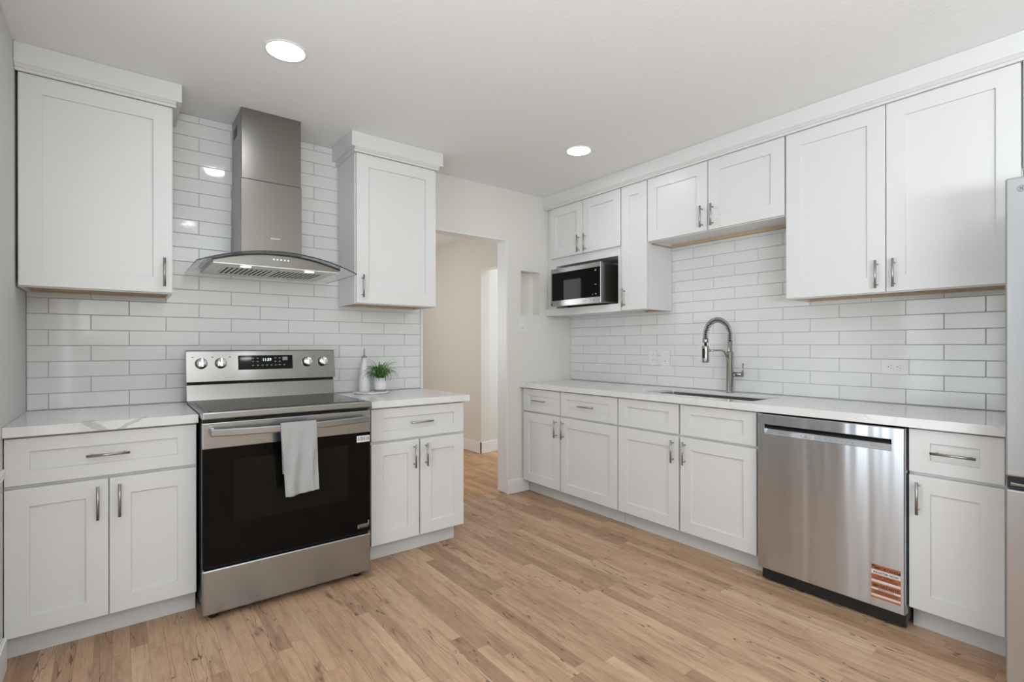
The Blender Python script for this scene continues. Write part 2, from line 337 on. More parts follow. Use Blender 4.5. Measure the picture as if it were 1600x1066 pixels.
def base_cab(name, org, rot, wd, cells, label, dep=.59, h=.862, sides=(True, True), filler=0, kick=(0, 0)):
    """cells: (x0, x1, kind, handle) kind: drawer+door etc."""
    t = thing(name, (org[0], org[1], 0), label, 'cabinet', None, rot)
    c = MB(); F = .021
    c.box(.0, .016, F, dep, .1, h).box(wd-.016, wd, F, dep, .1, h).box(.016, wd-.016, dep-.012, dep, .1, h).box(.016, wd-.016, F, dep-.012, .1, .116)
    # face frame
    c.box(.016, wd-.016, F, F+.018, .64, .69).box(.016, wd-.016, F, F+.018, .83, h).box(.016, .04, F, F+.018, .116, .64).box(wd-.04, wd-.016, F, F+.018, .116, .64)
    for xm in {(a[1]+b[0])/2 for a, b in zip(cells, cells[1:])}: c.box(xm-.02, xm+.02, F, F+.018, .116, .64).box(xm-.02, xm+.02, F, F+.018, .69, .83)
    c.build('carcass', 'paint', t)
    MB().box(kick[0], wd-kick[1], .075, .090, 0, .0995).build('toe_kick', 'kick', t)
    for x0, x1, kind, hs in cells:
        if kind == 'door': door(x0, x1, .103, .664, t, hs, hz=.573)
    return t
def pull_front(t, x0, x1, handle=True, false=False):
    return door(x0, x1, .678, .857, t, 'h' if handle else None, .07, 'false_front' if false else 'drawer', hz=.7675, fwz=.052)
YC = 2.668
RZ = -PI/2
# left of the range
t = base_cab('base_cabinet', (-.3455, YC), 0, .6205, [(.002, .3085, 'door', 'r'), (.3125, .6175, 'door', 'l')],
    'white shaker base cabinet left of the range, with one wide drawer over two doors')
pull_front(t, .002, .6175)
# right of the range
t = base_cab('base_cabinet', (1.089, YC), 0, .603, [(.003, .293, 'door', 'r'), (.303, .600, 'door', 'l')],
    'white shaker base cabinet right of the range, beside the doorway', kick=(0, .03))
pull_front(t, .003, .600)
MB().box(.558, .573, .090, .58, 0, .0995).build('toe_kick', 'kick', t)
# run under the window-less right wall
XF = 2.639
def Yo(y, top): return top-y
t = base_cab('base_cabinet', (XF, 3.262), RZ, 1.016, [(3.262-3.25, 3.262-2.812, 'door', 'r'), (3.262-2.800, 3.262-2.250, 'door', 'l')],
    'white shaker base cabinet against the wall beside the doorway, with two drawers over two doors', dep=.555)
pull_front(t, 3.262-3.25, 3.262-2.812); pull_front(t, 3.262-2.800, 3.262-2.250)
t = base_cab('base_cabinet', (XF, 2.243), RZ, .936, [(.003, 2.243-1.779, 'door', 'r'), (2.243-1.766, .933, 'door', 'l')],
    'white shaker sink base cabinet with plain false drawer fronts, left of the dishwasher', dep=.555)
pull_front(t, .003, 2.243-1.779, False, True); pull_front(t, 2.243-1.766, .933, False, True)
t = base_cab('base_cabinet', (XF, .664), RZ, .300, [(.003, .297, 'door', 'l')],
    'narrow white shaker base cabinet between the dishwasher and the refrigerator', dep=.555)
pull_front(t, .003, .297)
# uppers
ZB, ZT = 1.465, 2.365
def upper(name, org, rot, wd, cells, label, z0=ZB, dep=.30, ztop=2.385, ply=True):
    t = thing(name, (org[0], org[1], z0), label, 'cabinet', None, rot)
    for c in t.children: pass
    zz = -z0; F = .021; c = MB(); hh = ztop-z0; b = -.003
    c.box(0, .016, F, dep, b, hh).box(wd-.016, wd, F, dep, b, hh).box(.016, wd-.016, dep-.008, dep, .014, hh).box(.016, wd-.016, F, dep-.008, hh-.016, hh)
    c.box(.016, wd-.016, F, F+.019, b, .03).box(.016, wd-.016, F, F+.019, hh-.05, hh-.016)
    for xm in {(a[1]+q[0])/2 for a, q in zip(cells, cells[1:])}: c.box(xm-.02, xm+.02, F, F+.019, .03, hh-.05)
    c.build('carcass', 'paint', t)
    bp = MB().box(.016, wd-.016, F+.019, dep-.0005, .008, .0138)
    bp.build('bottom_panel', 'ply' if ply else 'paint', t)
    if ply: MB().box(.016, wd-.016, dep-.022, dep-.009, b+.001, .008).build('hanging_rail', 'ply', t)
    for x0, x1, hs, hz in cells: door(x0, x1, .0015, ZT-z0, t, hs, .074, hz=hz)
    return t
upper('wall_cabinet', (-.340, 2.95), 0, .546, [(.004, .543, 'r', 1.563-ZB)], 'white shaker wall cabinet in the left corner, left of the range hood')
upper('wall_cabinet', (1.112, 2.95), 0, .544, [(.006, .541, 'l', 1.567-ZB)], 'white shaker wall cabinet between the range hood and the doorway')
XU = 2.905; UD = .29
upper('wall_cabinet', (XU, 1.279), RZ, .926, [(.003, .460, 'r', 1.552-ZB), (.464, .923, 'l', 1.552-ZB)], 'large double door white wall cabinet left of the refrigerator', dep=UD)
upper('wall_cabinet', (XU, 2.2055), RZ, .924, [(.003, .456, 'r', 2.018-1.930), (.462, .920, 'l', 2.018-1.930)], 'short white double door wall cabinet above the sink and faucet', z0=1.930, dep=UD, ply=False)
upper('wall_cabinet', (XU, 2.4385), RZ, .2315, [(.003, .2285, 'l', 1.556-ZB)], 'tall narrow single door white wall cabinet right of the microwave', dep=UD)
upper('wall_cabinet', (XU, .3515), RZ, .91, [(.003, .453, 'r', .08), (.457, .907, 'l', .08)], 'white wall cabinet above the refrigerator at the right edge', z0=1.93, dep=UD)
for o in [o for o in C.objects if o.name.startswith('hanging_rail')]: pass
# sink bay cabinet has a strip of raw ply along the wall
t = [o for o in C.objects if o.get('label', '').startswith('short white double')][0]
MB().box(.016, .908, UD-.03, UD-.009, -.012, .008).box(.0, .016, .05, UD-.009, -.012, -.0035).build('hanging_rail', 'ply', t)
# microwave cabinet: two doors above an open shelf
t = thing('microwave_cabinet', (XU, 3.262, ZB), 'white wall cabinet at the doorway corner with two doors above an open microwave shelf', 'cabinet', None, RZ)
wd = 3.262-2.442; F = .021; hh = 2.385-ZB; o3 = 3.262
c = MB()
nl, nr, nb, nt = o3-3.155, o3-2.482, 1.520-ZB, 1.878-ZB
c.box(0, .016, F, UD, -.003, hh).box(wd-.016, wd, F, UD, -.003, hh).box(.016, wd-.016, UD-.008, UD, 0, hh).box(.016, wd-.016, F, UD-.008, hh-.016, hh)
c.box(.016, nl, F, F+.019, nb, hh-.016).box(nr, wd-.016, F, F+.019, nb, hh-.016).box(nl, nr, F, F+.019, nt, nt+.10).box(nl, nr, F, F+.019, hh-.05, hh-.016)
c.box(nl-.01, nl, F+.019, UD-.008, nb, nt+.02).box(nr, nr+.01, F+.019, UD-.008, nb, nt+.02)
c.build('carcass', 'paint', t)
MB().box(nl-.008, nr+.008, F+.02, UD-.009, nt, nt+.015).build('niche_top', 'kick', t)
MB().box(0.0, wd-.001, .0, UD-.009, -.003, nb-.001, .001).build('shelf', 'paint', t)
door(o3-3.208, o3-2.830, 1.944-ZB, ZT-ZB, t, 'r', .070, hz=2.023-ZB); door(o3-2.824, o3-2.445, 1.944-ZB, ZT-ZB, t, 'l', .070, hz=2.023-ZB)
# crown mouldings (one continuous moulding per run)
def crown(path_pts, name):
    """path: list of (x,y) outer line offsets computed per profile step; profile steps (offset, z0, z1)"""
    mb = MB()
    for off, z0, z1 in ((.034, 2.390, H-.0005), (.026, 2.384, 2.390), (.014, 2.368, 2.384)):
        x0, x1, y0, y1, ex = path_pts
        l, r, f = ex
        mb.box(x0-(off if l else 0), x1+(off if r else 0), y0, y1, z0, z1) if False else None
        X0, X1, Y0, Y1 = x0, x1, y0, y1
        if f == 'y': Y0 -= off; X0 -= off*l; X1 += off*r
        else: X0 -= off; Y0 -= off*l; Y1 += off*r
        mb.box(X0, X1, Y0, Y1, z0 if z0 > 2.3855 else max(z0, 2.3655), z1)
    return tag(mb.build(name, 'paint', bevel=.002), kind='structure')
# hollow ring not needed: the moulding boards sit on top of the cabinets (their carcasses stop at 2.385)
def crown2(name, x0, x1, y0, y1, l, r, f):
    mb = MB(); th = .018
    for off, z0, z1, inn in ((.034, 2.390, H-.0008, -.02), (.012, 2.3665, 2.390, 0.0)):
        a = off; tt = max(.012, off-inn if inn < 0 else off)
        if f == 'y':
            X0, X1 = x0-off*l, x1+off*r
            mb.box(X0, X1, y0-off, y0-off+tt, z0, z1)
            if l: mb.box(X0, X0+tt, y0-off+tt, y1, z0, z1)
            if r: mb.box(X1-tt, X1, y0-off+tt, y1, z0, z1)
        else:
            Y0, Y1 = y0-off*l, y1+off*r
            mb.box(x0-off, x0-off+tt, Y0, Y1, z0, z1)
            if l: mb.box(x0-off+tt, x1, Y0, Y0+tt, z0, z1)
    # ogee between the two boards
    if f == 'y': mb.prism([(y0-.030, 2.3905), (y0-.018, 2.378), (y0-.0125, 2.378), (y0-.0125, 2.3905)], x0-.012*l, x1+.012*r, 'x')
    else: mb.prism([(x0-.030, 2.3905), (x0-.018, 2.378), (x0-.0125, 2.378), (x0-.0125, 2.3905)], y0, y1, 'y')
    return tag(mb.build(name, 'paint', bevel=.0015), kind='structure')
crown2('trim_3', -.346, .2065, 2.95, 3.268, 0, 1, 'y')
crown2('trim_4', 1.1115, 1.6565, 2.95, 3.268, 1, 1, 'y')
crown2('trim_5', 2.905, 3.199, -.56, 3.268, 0, 0, 'x')
MB_f = MB().box(2.910, 2.925, 3.2625, 3.2685, ZB, 2.366).build('filler_strip', 'paint'); MB_f.parent = None
tag(MB_f, kind='structure'); MB_f.name = 'trim_6'
# ---------------------------------------------------------------- worktops
CT, CB = .904, .866
o = MB().box(XL+.001, .2785, 2.640, 3.268, CB, CT, .002).build('countertop', 'quartz')
tag(o, 'white quartz countertop with a bold grey vein, left of the range', 'countertop')
o = MB().box(1.0835, 1.719, 2.640, 3.2610, CB, CT, .002).build('countertop', 'quartz')
tag(o, 'short white quartz countertop right of the range holding the plant tray', 'countertop')
# right worktop with a rounded sink cut-out
sx0, sx1, sy0, sy1 = 2.735, 3.075, 1.375, 2.115
def rrect(x0, x1, y0, y1, r, n=5):
    p = []
    for cx, cy, a in ((x1-r, y1-r, 0), (x0+r, y1-r, 90), (x0+r, y0+r, 180), (x1-r, y0+r, 270)):
        for k in range(n+1): q = math.radians(a+90*k/n); p.append((cx+r*math.cos(q), cy+r*math.sin(q)))
    return p
def slab_hole(outer, hole, z0, z1):
    mb = MB(); bm = mb.bm
    for z, fl in ((z1, 1), (z0, -1)):
        O = [bm.verts.new((x, y, z)) for x, y in outer]; I = [bm.verts.new((x, y, z)) for x, y in hole]
        es = [bm.edges.new((O[i], O[(i+1) % len(O)])) for i in range(len(O))]+[bm.edges.new((I[i], I[(i+1) % len(I)])) for i in range(len(I))]
        bmesh.ops.triangle_fill(bm, edges=es, use_beauty=True)
        if fl == 1: OT, IT = O, I
        else:
            for A, B in ((OT, O), (IT, I)):
                for i in range(len(A)): j = (i+1) % len(A); bm.faces.new((A[i], A[j], B[j], B[i]))
    return mb
hole = rrect(sx0, sx1, sy0, sy1, .012)
sh_ = slab_hole([(2.611, .362), (3.1985, .362), (3.1985, 3.268), (2.611, 3.268)], hole, .885, CT)
sh_.box(2.611, 2.631, .362, 3.268, CB, .885).box(3.16, 3.1985, .362, 3.268, CB, .885)
o = sh_.build('countertop', 'quartz')
tag(o, 'long white quartz countertop along the right wall with the sink cut into it', 'countertop')
# sink
t = thing('sink', ((sx0+sx1)/2, (sy0+sy1)/2, .66), 'stainless steel undermount kitchen sink in the right countertop', 'sink')
cx, cy = (sx0+sx1)/2, (sy0+sy1)/2
def sink_bowl():
    mb = MB(); bm = mb.bm; rs = []
    for gx, z in ((.012, .8830-.66), (.001, .8830-.66), (.001, .66-.66+.012), (-.02, 0), (-.14, -.004)):
            rs.append([bm.verts.new((x-cx, y-cy, z)) for x, y in rrect(sx0-gx, sx1+gx, sy0-gx, sy1+gx, max(.012, .02+gx))])
    for A, B in zip(rs, rs[1:]):
        for i in range(len(A)): j = (i+1) % len(A); bm.faces.new((A[i], A[j], B[j], B[i]))
    bm.faces.new(rs[-1]); return mb
sb = sink_bowl().build('bowl', 'sink', t); so = sb.modifiers.new('s', 'SOLIDIFY'); so.thickness = .0012; so.offset = 1
MB().lathe([(.045, -.0035), (.045, 0.002), (.03, .003), (.028, -.001), (.0, -.001)], 0, 0, 24).build('drain', 'chrome', t)
# faucet
FX, FY = 3.125, 1.722
t = thing('faucet', (FX, FY, CT), 'brushed steel pull-down kitchen faucet with a coiled spring neck, behind the sink', 'faucet')
MB().lathe([(.027, .0002), (.027, .006), (.023, .008), (.0225, .262), (.019, .266), (.0155, .268), (.0155, .330), (.013, .333), (0, .333)], 0, 0, 28).build('body', 'faucet', t)
hd = Vector((-.195, .055, 0)); hl = hd.length; u = hd/hl
arc = []
R = hl/2; zc = .365
for k in range(0, 41):
    a = PI*k/40; arc.append(u*(R-R*math.cos(a))+Vector((0, 0, zc+R*1.02*math.sin(a))))
path = [Vector((0, 0, .325)), Vector((0, 0, .345))]+arc+[u*hl+Vector((0, 0, .35)), u*hl+Vector((0, 0, .30))]
MB().tube(path, .0075, 12).build('hose', 'black', t)
# spring coil around the arc
cp = [Vector((0, 0, .334))]+arc+[u*hl+Vector((0, 0, .348))]
def along(cp, n):
    L = [0]
    for a, b in zip(cp, cp[1:]): L.append(L[-1]+(b-a).length)
    out = []; j = 0
    for i in range(n):
        d = L[-1]*i/(n-1)
        while j < len(cp)-2 and L[j+1] < d: j += 1
        f = (d-L[j])/max(1e-9, L[j+1]-L[j]); out.append(cp[j].lerp(cp[j+1], min(1, f)))
    return out
sm = along(cp, 34*10+1); side = Vector((-u.y, u.x, 0)); coil = []
for i, p in enumerate(sm):
    d = (sm[min(i+1, len(sm)-1)]-sm[max(0, i-1)]).normalized(); a = side; b = d.cross(side).normalized(); q = 2*PI*i/10
    coil.append(p+(a*math.cos(q)+b*math.sin(q))*.0165)
MB().tube(coil, .0019, 6).build('spring', 'faucet', t)
e = u*hl
MB().lathe([(.017, .322), (.0185, .326), (.0175, .345), (.013, .350), (0, .350)], e.x, e.y, 24).build('collar', 'faucet', t)
sh = MB().lathe([(.017, .197), (.0205, .199), (.0215, .205), (.0215, .298), (.019, .303), (.010, .305), (0, .305)], e.x, e.y, 28).build('spray_head', 'faucet', t)
MB().box(e.x-.0245, e.x-.019, e.y-.008, e.y+.008, .225, .285, .002).build('spray_button', 'black', sh)
am = [u*.0+Vector((0, 0, .235)), u*.02+Vector((0, 0, .245))]
for k in range(9): a = PI/2*k/8; am.append(u*(.022+.055*(1-math.cos(a)))+Vector((0, 0, .245+.032*math.sin(a)/1)))
am = [u*.021+Vector((0, 0, .19)), u*.024+Vector((0, 0, .215)), u*.032+Vector((0, 0, .243)), u*.046+Vector((0, 0, .262)), u*.066+Vector((0, 0, .272)), u*.09+Vector((0, 0, .274)), u*(hl-.034)+Vector((0, 0, .274))]
MB().tube(am, .0055, 12).tube([u*(hl-.036)+Vector((0, 0, .274)), u*(hl-.0225)+Vector((0, 0, .274))], .009, 12).build('support_arm', 'faucet', t)
hv = Vector((.02, -.078, 0))
hb = MB().tube([Vector((0, 0, .118))+hv*.2, Vector((0, 0, .118))+hv], .0155, 20).build('handle_stem', 'faucet', t)
MB().tube([Vector((0, 0, .105))+hv*.93, Vector((0, 0, .19))+hv*.97], [.006, .0055], 12).build('lever', 'faucet', t)
# outlets and switches
def plate(loc, rot, label, w_, h_, style, name, cat, group=None):
    t = thing(name, loc, label, cat, group, rot)
    MB().box(-w_/2, w_/2, -.006, 0, -h_/2, h_/2, .0018, 2).build('cover_plate', 'plastic', t)
    horiz = style == 'outlet_h'
    if style in ('outlet', 'outlet_h'):
        for s_ in (-1, 1):
            cx_, cz_ = (s_*.0195, 0) if horiz else (0, s_*.0195)
            f = MB().lathe([(.0165, -.0085), (.0165, -.0055)], cx_, cz_, 24, 'y').build('socket', 'plastic', t)
            mb = MB()
            for a, b, ww, hh_ in (((-.006, .004), 0, .0016, .0075), ((.006, .004), 0, .0016, .0075), ((0, -.007), 1, .0042, .0042)):
                x, z = a
                if horiz: x, z = (-(-z) if False else z), a[0]; ww, hh_ = hh_, ww
                mb.box(cx_+x-ww/2, cx_+x+ww/2, -.0088, -.0084, cz_+z-hh_/2, cz_+z+hh_/2)
            mb.build('slots', 'print_dark', f)
    else:
        MB().box(-.0165, .0165, -.0085, -.0055, -.033, .033, .001).build('rocker', 'plastic', t)
        MB().box(-.006, .008, -.0092, -.0084, -.026, -.021).build('indicator', 'print', t)
    return t
plate((XR-.0005, .859, 1.096), RZ, 'horizontal white duplex outlet on the tile between dishwasher and wall cabinet', .118, .077, 'outlet_h', 'outlet', 'outlet')
plate((XR-.0005, 2.375, 1.118), RZ, 'upright white duplex outlet on the tile left of the faucet', .075, .115, 'outlet', 'outlet', 'outlet')
plate((XR-.0005, 2.263, 1.116), RZ, 'white rocker switch on the tile between the upright outlet and the faucet', .078, .118, 'switch', 'light_switch', 'switch')
plate((2.640, YW-.0005, 1.378), 0, 'white light switch below the wall niche beside the doorway', .080, .122, 'switch', 'light_switch', 'switch')
# ---------------------------------------------------------------- range
RX0, RX1, RY = .2825, 1.040, 2.552
t = thing('range', (0, 0, 0), 'freestanding stainless steel electric range with black glass oven door', 'stove')
W = RX1-RX0
MB().box(RX0+.004, RX1-.004, RY+.03, 3.19, .045, .885).build('body', 'black', t)
dr = MB().box(RX0, RX1, RY, RY+.028, .032, .228, .006, 2).build('storage_drawer', 'steel', t)
dd = MB().box(RX0, RX1, RY+.003, RY+.029, .242, .757, .002).build('oven_door', 'glassblack', t)
MB().box(.403, .921, RY+.0018, RY+.0032, .42, .70).build('oven_window', 'oven_window', dd)
MB().box(RX0, RX1, RY, RY+.029, .7575, .872, .004, 2).build('door_top_panel', 'steel', dd)
mb = MB()
for k in range(4):
    x = .40+k*.13
    mb.box(x, x+.10, RY+.004, RY+.02, .8735, .879)
mb.build('door_vent', 'dark', dd)
# curved handle
pts = []
for k in range(25):
    s_ = -1+2*k/24; x = .6612+s_*.350
    pts.append((x, RY-.040-.026*(1-s_*s_), .8335-.004*(1-s_*s_)))
mb = MB(); bm = mb.bm; rings = []
for (x, y, z) in pts:
    rings.append([bm.verts.new((x, y+a, z+b)) for a, b in ((-.006, -.0155), (-.0085, -.011), (-.0085, .011), (-.006, .0155), (.006, .0155), (.006, -.0155))])
for A, B in zip(rings, rings[1:]):
    for k in range(6): bm.faces.new((A[k], A[(k+1) % 6], B[(k+1) % 6], B[k]))
bm.faces.new(rings[0]); bm.faces.new(rings[-1])
for s_ in (-1, 1): x = .6612+s_*.335; mb.box(min(x, x+s_*.015), max(x, x+s_*.015), RY-.045, RY+.001, .819, .848)
mb.build('door_handle', 'chrome' if False else 'steel', dd)
# stickers on the door
st = MB().box(.967, 1.036, RY+.0008, RY+.0028, .709, .742).build('energy_sticker', 'sticker_white', dd)
mb = MB()
for x0, x1 in ((.973, .978), (.981, .987), (.991, 1.000), (1.003, 1.010), (1.014, 1.019), (1.022, 1.032)): mb.box(x0, x1, RY+.0004, RY+.0009, .717, .735)
mb.build('sticker_print', 'print', st)
bl = MB().box(.972, 1.030, RY+.0012, RY+.0028, .262, .284).build('rating_label', 'print_dark', dd)
MB().box(.972, .977, RY+.0006, RY+.0013, .262, .280).box(.980, 1.022, RY+.0006, RY+.0013, .277, .280).box(.980, 1.022, RY+.0006, RY+.0013, .270, .2725).box(1.026, 1.031, RY+.0006, RY+.0013, .272, .298).build('label_print', 'print', bl)
# cooktop
ct = MB().box(RX0-.001, RX1+.001, RY-.012, 3.155, .887, .9195, .006, 2).build('cooktop_frame', 'steel', t)
MB().box(RX0+.020, RX1-.020, RY+.02, 3.11, .9190, .9215, .0008).build('cooktop_glass', 'cooktop', ct)
def ringm(cx_, cy_, r):
    mb = MB(); bm = mb.bm; n = 40; A = []; B = []
    for k in range(n):
        a = 2*PI*k/n; A.append(bm.verts.new((cx_+r*math.cos(a), cy_+r*math.sin(a), .9219))); B.append(bm.verts.new((cx_+(r+.0018)*math.cos(a), cy_+(r+.0018)*math.sin(a), .9219)))
    for k in range(n): bm.faces.new((A[k], A[(k+1) % n], B[(k+1) % n], B[k]))
    return mb
for x, y, r in ((.47, 2.75, .11), (.85, 2.75, .09), (.47, 2.99, .075), (.85, 2.99, .10), (.66, 2.93, .05)): ringm(x, y, r).build('burner_ring', 'glassblack', ct)
# backguard: lower riser, dark vent gap, tilted console
bg = MB().prism([(3.130, .920), (3.150, 1.0), (3.150, 1.017), (3.192, 1.017), (3.192, .90), (3.130, .90)], RX0-.006, RX1+.004, 'x').build('backguard', 'steel_smooth', t, bevel=.0015)
mb = MB().box(RX0+.002, RX1, 3.158, 3.185, 1.003, 1.0195); 
MB().box(RX0-.002, RX1+.002, 3.1465, 3.152, 1.0015, 1.0165).build('vent_slot', 'dark', bg); mb.build('vent_core', 'dark', bg)
y_b, y_t, zb_, zt_ = 3.122, 3.148, 1.018, 1.185
cn = MB().prism([(y_b, zb_), (y_t, zt_-.004), (y_t+.004, zt_), (3.19, zt_), (3.19, zb_)], RX0-.0085, RX1+.008, 'x').build('control_panel', 'steel_smooth', t, bevel=.0015)
tilt = math.atan2(y_t-y_b, zt_-zb_)
def onc(z): return y_b+(y_t-y_b)*(z-zb_)/(zt_-zb_)
mb = MB(); x0, x1, z0, z1 = .518, .803, 1.077, 1.156
mb.prism([(onc(z0)-.0012, z0), (onc(z1)-.0012, z1), (onc(z1)+.002, z1), (onc(z0)+.002, z0)], x0, x1, 'x')
dp = mb.build('display_glass', 'glassblack', cn)
rx = (PI/2-tilt, 0, 0)
def ctext(s, size, x, z, m, **k): return text(s, size, (x, onc(z)-.0018, z), (PI/2-tilt, 0, 0), m, dp, **k)
ctext('11:59', .022, .640, 1.124, 'digits', name='clock_digits')
mb = MB()
for row_z, xs in ((1.140, (.588, .612)), (1.121, (.588, .612)), (1.1, (.588, .612, .636, .660, .683, .706, .727, .752)), (1.140, (.705, .728)), (1.121, (.705, .728))):
    for x in xs: mb.box(x, x+.009, onc(row_z)-.0019, onc(row_z)-.0013, row_z-.0025, row_z+.0025)
mb.box(.748, .775, onc(1.13)-.0019, onc(1.13)-.0013, 1.118, 1.146)
mb.build('keypad_icons', 'print', dp)
for i, x in enumerate((.343, .434, .884, .974)):
    z = 1.115; mb = MB()
    kn = MB().lathe([(.029, .004), (.029, -.004), (.0265, -.008), (.0255, -.026), (.022, -.030), (0, -.030)], 0, 0, 32, 'y').build('knob', 'chrome', cn)
    kn.location = (x, onc(z), z); kn.rotation_euler = (-tilt, 0, 0)
    MB().box(-.0065, .0065, -.041, -.026, -.0235, .0235, .003, 2).build('knob_grip', 'chrome', kn)
text('oven', .011, (.995, onc(1.04)-.0006, 1.038), rx, 'print', cn, name='brand_mark') if False else None
mb = MB()
for x in (1.0, 1.005, 1.010, 1.015, 1.020): mb.box(x, x+.0032, onc(1.04)-.0007, onc(1.04)+.001, 1.038, 1.043)
mb.build('badge', 'print', cn)
pieces('knob_mark', 'print_dark', cn, [(x-.005, x+.005, onc(1.15)-.0005, onc(1.15)+.001, 1.147, 1.150) for x in (.305, .395, .478, .925, 1.01)])
for x, y in ((RX0+.05, RY+.06), (RX1-.05, RY+.06), (RX0+.05, 3.14), (RX1-.05, 3.14)):
    MB().lathe([(.02, .0003), (.02, .02), (.012, .022), (.012, .046)], x, y, 16).build('foot', 'black', t)
# ---------------------------------------------------------------- towel over the oven handle
def towel():
    mb = MB(); bm = mb.bm; nx, ny = 46, 90; x0, x1 = .583, .742; Lf, Lb = .318, .22; rad = .021
    uvl = bm.loops.layers.uv.new('UVMap'); grid = []
    xc = .6612
    for j in range(ny+1):
        s_ = -Lb+(Lf+Lb+PI*rad)*j/ny; rowv = []
        for i in range(nx+1):
            q = i/nx; xx = x0+(x1-x0)*q
            yc = RY-.040-.026*(1-((xx-xc)/.35)**2)
            if s_ < 0: y, z, dn = yc+rad-.004, .8335+s_, -s_
            elif s_ < PI*rad: a = s_/rad; y, z, dn = yc+rad*math.cos(a)*.62, .8335+rad*math.sin(a)*.95, 0
            else: dn = s_-PI*rad; y, z = yc-rad*.62, .8335-dn
            k = min(1, dn/.14); front = s_ > PI*rad/2
            if front:
                rip = .007*k*math.sin(q*7.5+1.0)+.006*k*math.sin(q*15+dn*16)+.010*k*math.exp(-((q-.74-.25*dn)/.07)**2)
                rip += .006*math.exp(-((dn-.165)/.016)**2)*max(0, 1-q*1.6)
                y = y-.004*k-rip
                xx += (.018*k*dn/.3)*(.5-q)*.6+.012*k*dn/.3
                z += .010*q*dn/.3-.003*math.sin(q*5)*k
            else:
                y = min(y, RY-.004) - .002*math.sin(q*9)*min(1, dn/.05)
                y = min(y, RY-.003); xx += .012*dn/.3; xx = x0+.006+(xx-x0)*.94
            rowv.append((bm.verts.new((xx, y, z)), (q*.16, s_)))
        grid.append(rowv)
    for j in range(ny):
        for i in range(nx):
            qd = (grid[j][i], grid[j][i+1], grid[j+1][i+1], grid[j+1][i]); f = bm.faces.new([v for v, _ in qd]); f.smooth = True
            for lp, (_, uv) in zip(f.loops, qd): lp[uvl].uv = uv
    return mb
o = towel().build('towel', 'towel'); sd = o.modifiers.new('s', 'SOLIDIFY'); sd.thickness = .0035; sd.offset = 0
tag(o, 'grey waffle-weave kitchen towel folded over the oven door handle', 'towel')
# ---------------------------------------------------------------- range hood
t = thing('range_hood', (.66, 3.0, 1.617), 'stainless steel chimney range hood with a curved glass canopy, above the range', 'range hood')
t2 = t; OX, OY, OZ = .66, 3.0, 1.617
def hb_(x0, x1, y0, y1, z0, z1): return (x0-OX, x1-OX, y0-OY, y1-OY, z0-OZ, z1-OZ)
HR = .943; ZCR = 1.683
def arcz(x): return ZCR-HR+math.sqrt(HR*HR-(x-.66)**2)
ch = MB().box(*hb_(.506, .814, 2.985, 3.265, 1.675, 2.10), .003, 2).build('chimney', 'steel_dark', t)
MB().box(*hb_(.509, .811, 2.988, 3.265, 2.1005, H-.001), .003, 2).build('chimney_extension', 'steel_dark', t)
mb = MB()
for k in range(6): mb.box(*hb_(.5085, .5095, 3.10+.018*k, 3.108+.018*k, 2.36, 2.42))
mb.build('vent_slots', 'dark', ch)
mb = MB()
for k in range(7): mb.box(*hb_(.652+.007*k, .657+.007*k, 2.9838, 2.9852, 1.792, 1.798))
mb.build('badge', 'filter', ch)
# body with arched front
bx0, bx1, by0, by1 = .355, .963, 2.80, 3.265
poly = [(bx0-OX, 0), (bx1-OX, 0)]+[(x-OX, arcz(x)-OZ-.007) for x in [bx1-(bx1-bx0)*k/24 for k in range(25)]]
MB().prism(poly, by0-OY, by1-OY, 'y').build('housing', 'steel_dark', t)
und = MB().box(*hb_(bx0+.001, bx1-.001, by0+.004, by1-.002, 1.611, 1.6165)).build('underside_panel', 'hood_under', t)
for fx0, fx1 in ((.418, .655), (.665, .903)):
    f = MB().box(*hb_(fx0, fx1, 2.885, 3.17, 1.6075, 1.6115), .001).build('baffle_filter', 'filter', und)
    mb = MB(); n = 10
    for k in range(n): x = fx0+.016+(fx1-fx0-.032)*k/(n-1); mb.box(*hb_(x-.0045, x+.0045, 2.905, 3.15, 1.6068, 1.6078))
    mb.build('baffle_slots', 'dark', f)
for x in (.505, .815):
    MB().lathe([(.0, 1.6085-OZ), (.024, 1.6085-OZ), (.024, 1.6115-OZ)], x-OX, 2.845-OY, 24).build('hood_lamp', 'led', und)
mb = MB()
for k in range(5): x = .625+.0175*k; mb.lathe([(.0045, 2.794-OY), (.0045, 2.801-OY)], x-OX, 1.652-OZ, 14, 'y')
mb.build('buttons', 'chrome', t)
# gasket line
def band(x0, x1, y0, y1, dz0, dz1, n=40):
    mb = MB(); bm = mb.bm; P = []
    for k in range(n+1):
        x = x0+(x1-x0)*k/n; z = arcz(x)-OZ; P.append([bm.verts.new((x-OX, yy-OY, z+dz)) for yy, dz in ((y0, dz0), (y0, dz1), (y1, dz1), (y1, dz0))])
    for A, B in zip(P, P[1:]):
        for k in range(4): bm.faces.new((A[k], A[(k+1) % 4], B[(k+1) % 4], B[k]))
    bm.faces.new(P[0]); bm.faces.new(P[-1]); return mb
band(bx0-.002, bx1+.002, by0-.004, by0+.02, -.0085, -.0005).build('gasket', 'black', t)
gl = band(.281, 1.040, 2.745, 3.262, 0, .006).build('glass_canopy', 'glass', t, smooth=False)
band(.281, 1.040, 2.7435, 2.7449, .0005, .0055).build('glass_edge', 'glass_edge', gl)
# ---------------------------------------------------------------- dishwasher
DX = 2.600; t = thing('dishwasher', (DX, 1.2835, 0), 'stainless steel dishwasher with a recessed pocket handle and an orange sticker', 'dishwasher', None, RZ)
dw = 1.2835-.666
MB().box(.004, dw-.004, .05, .56, .03, .855).build('tub', 'black', t)
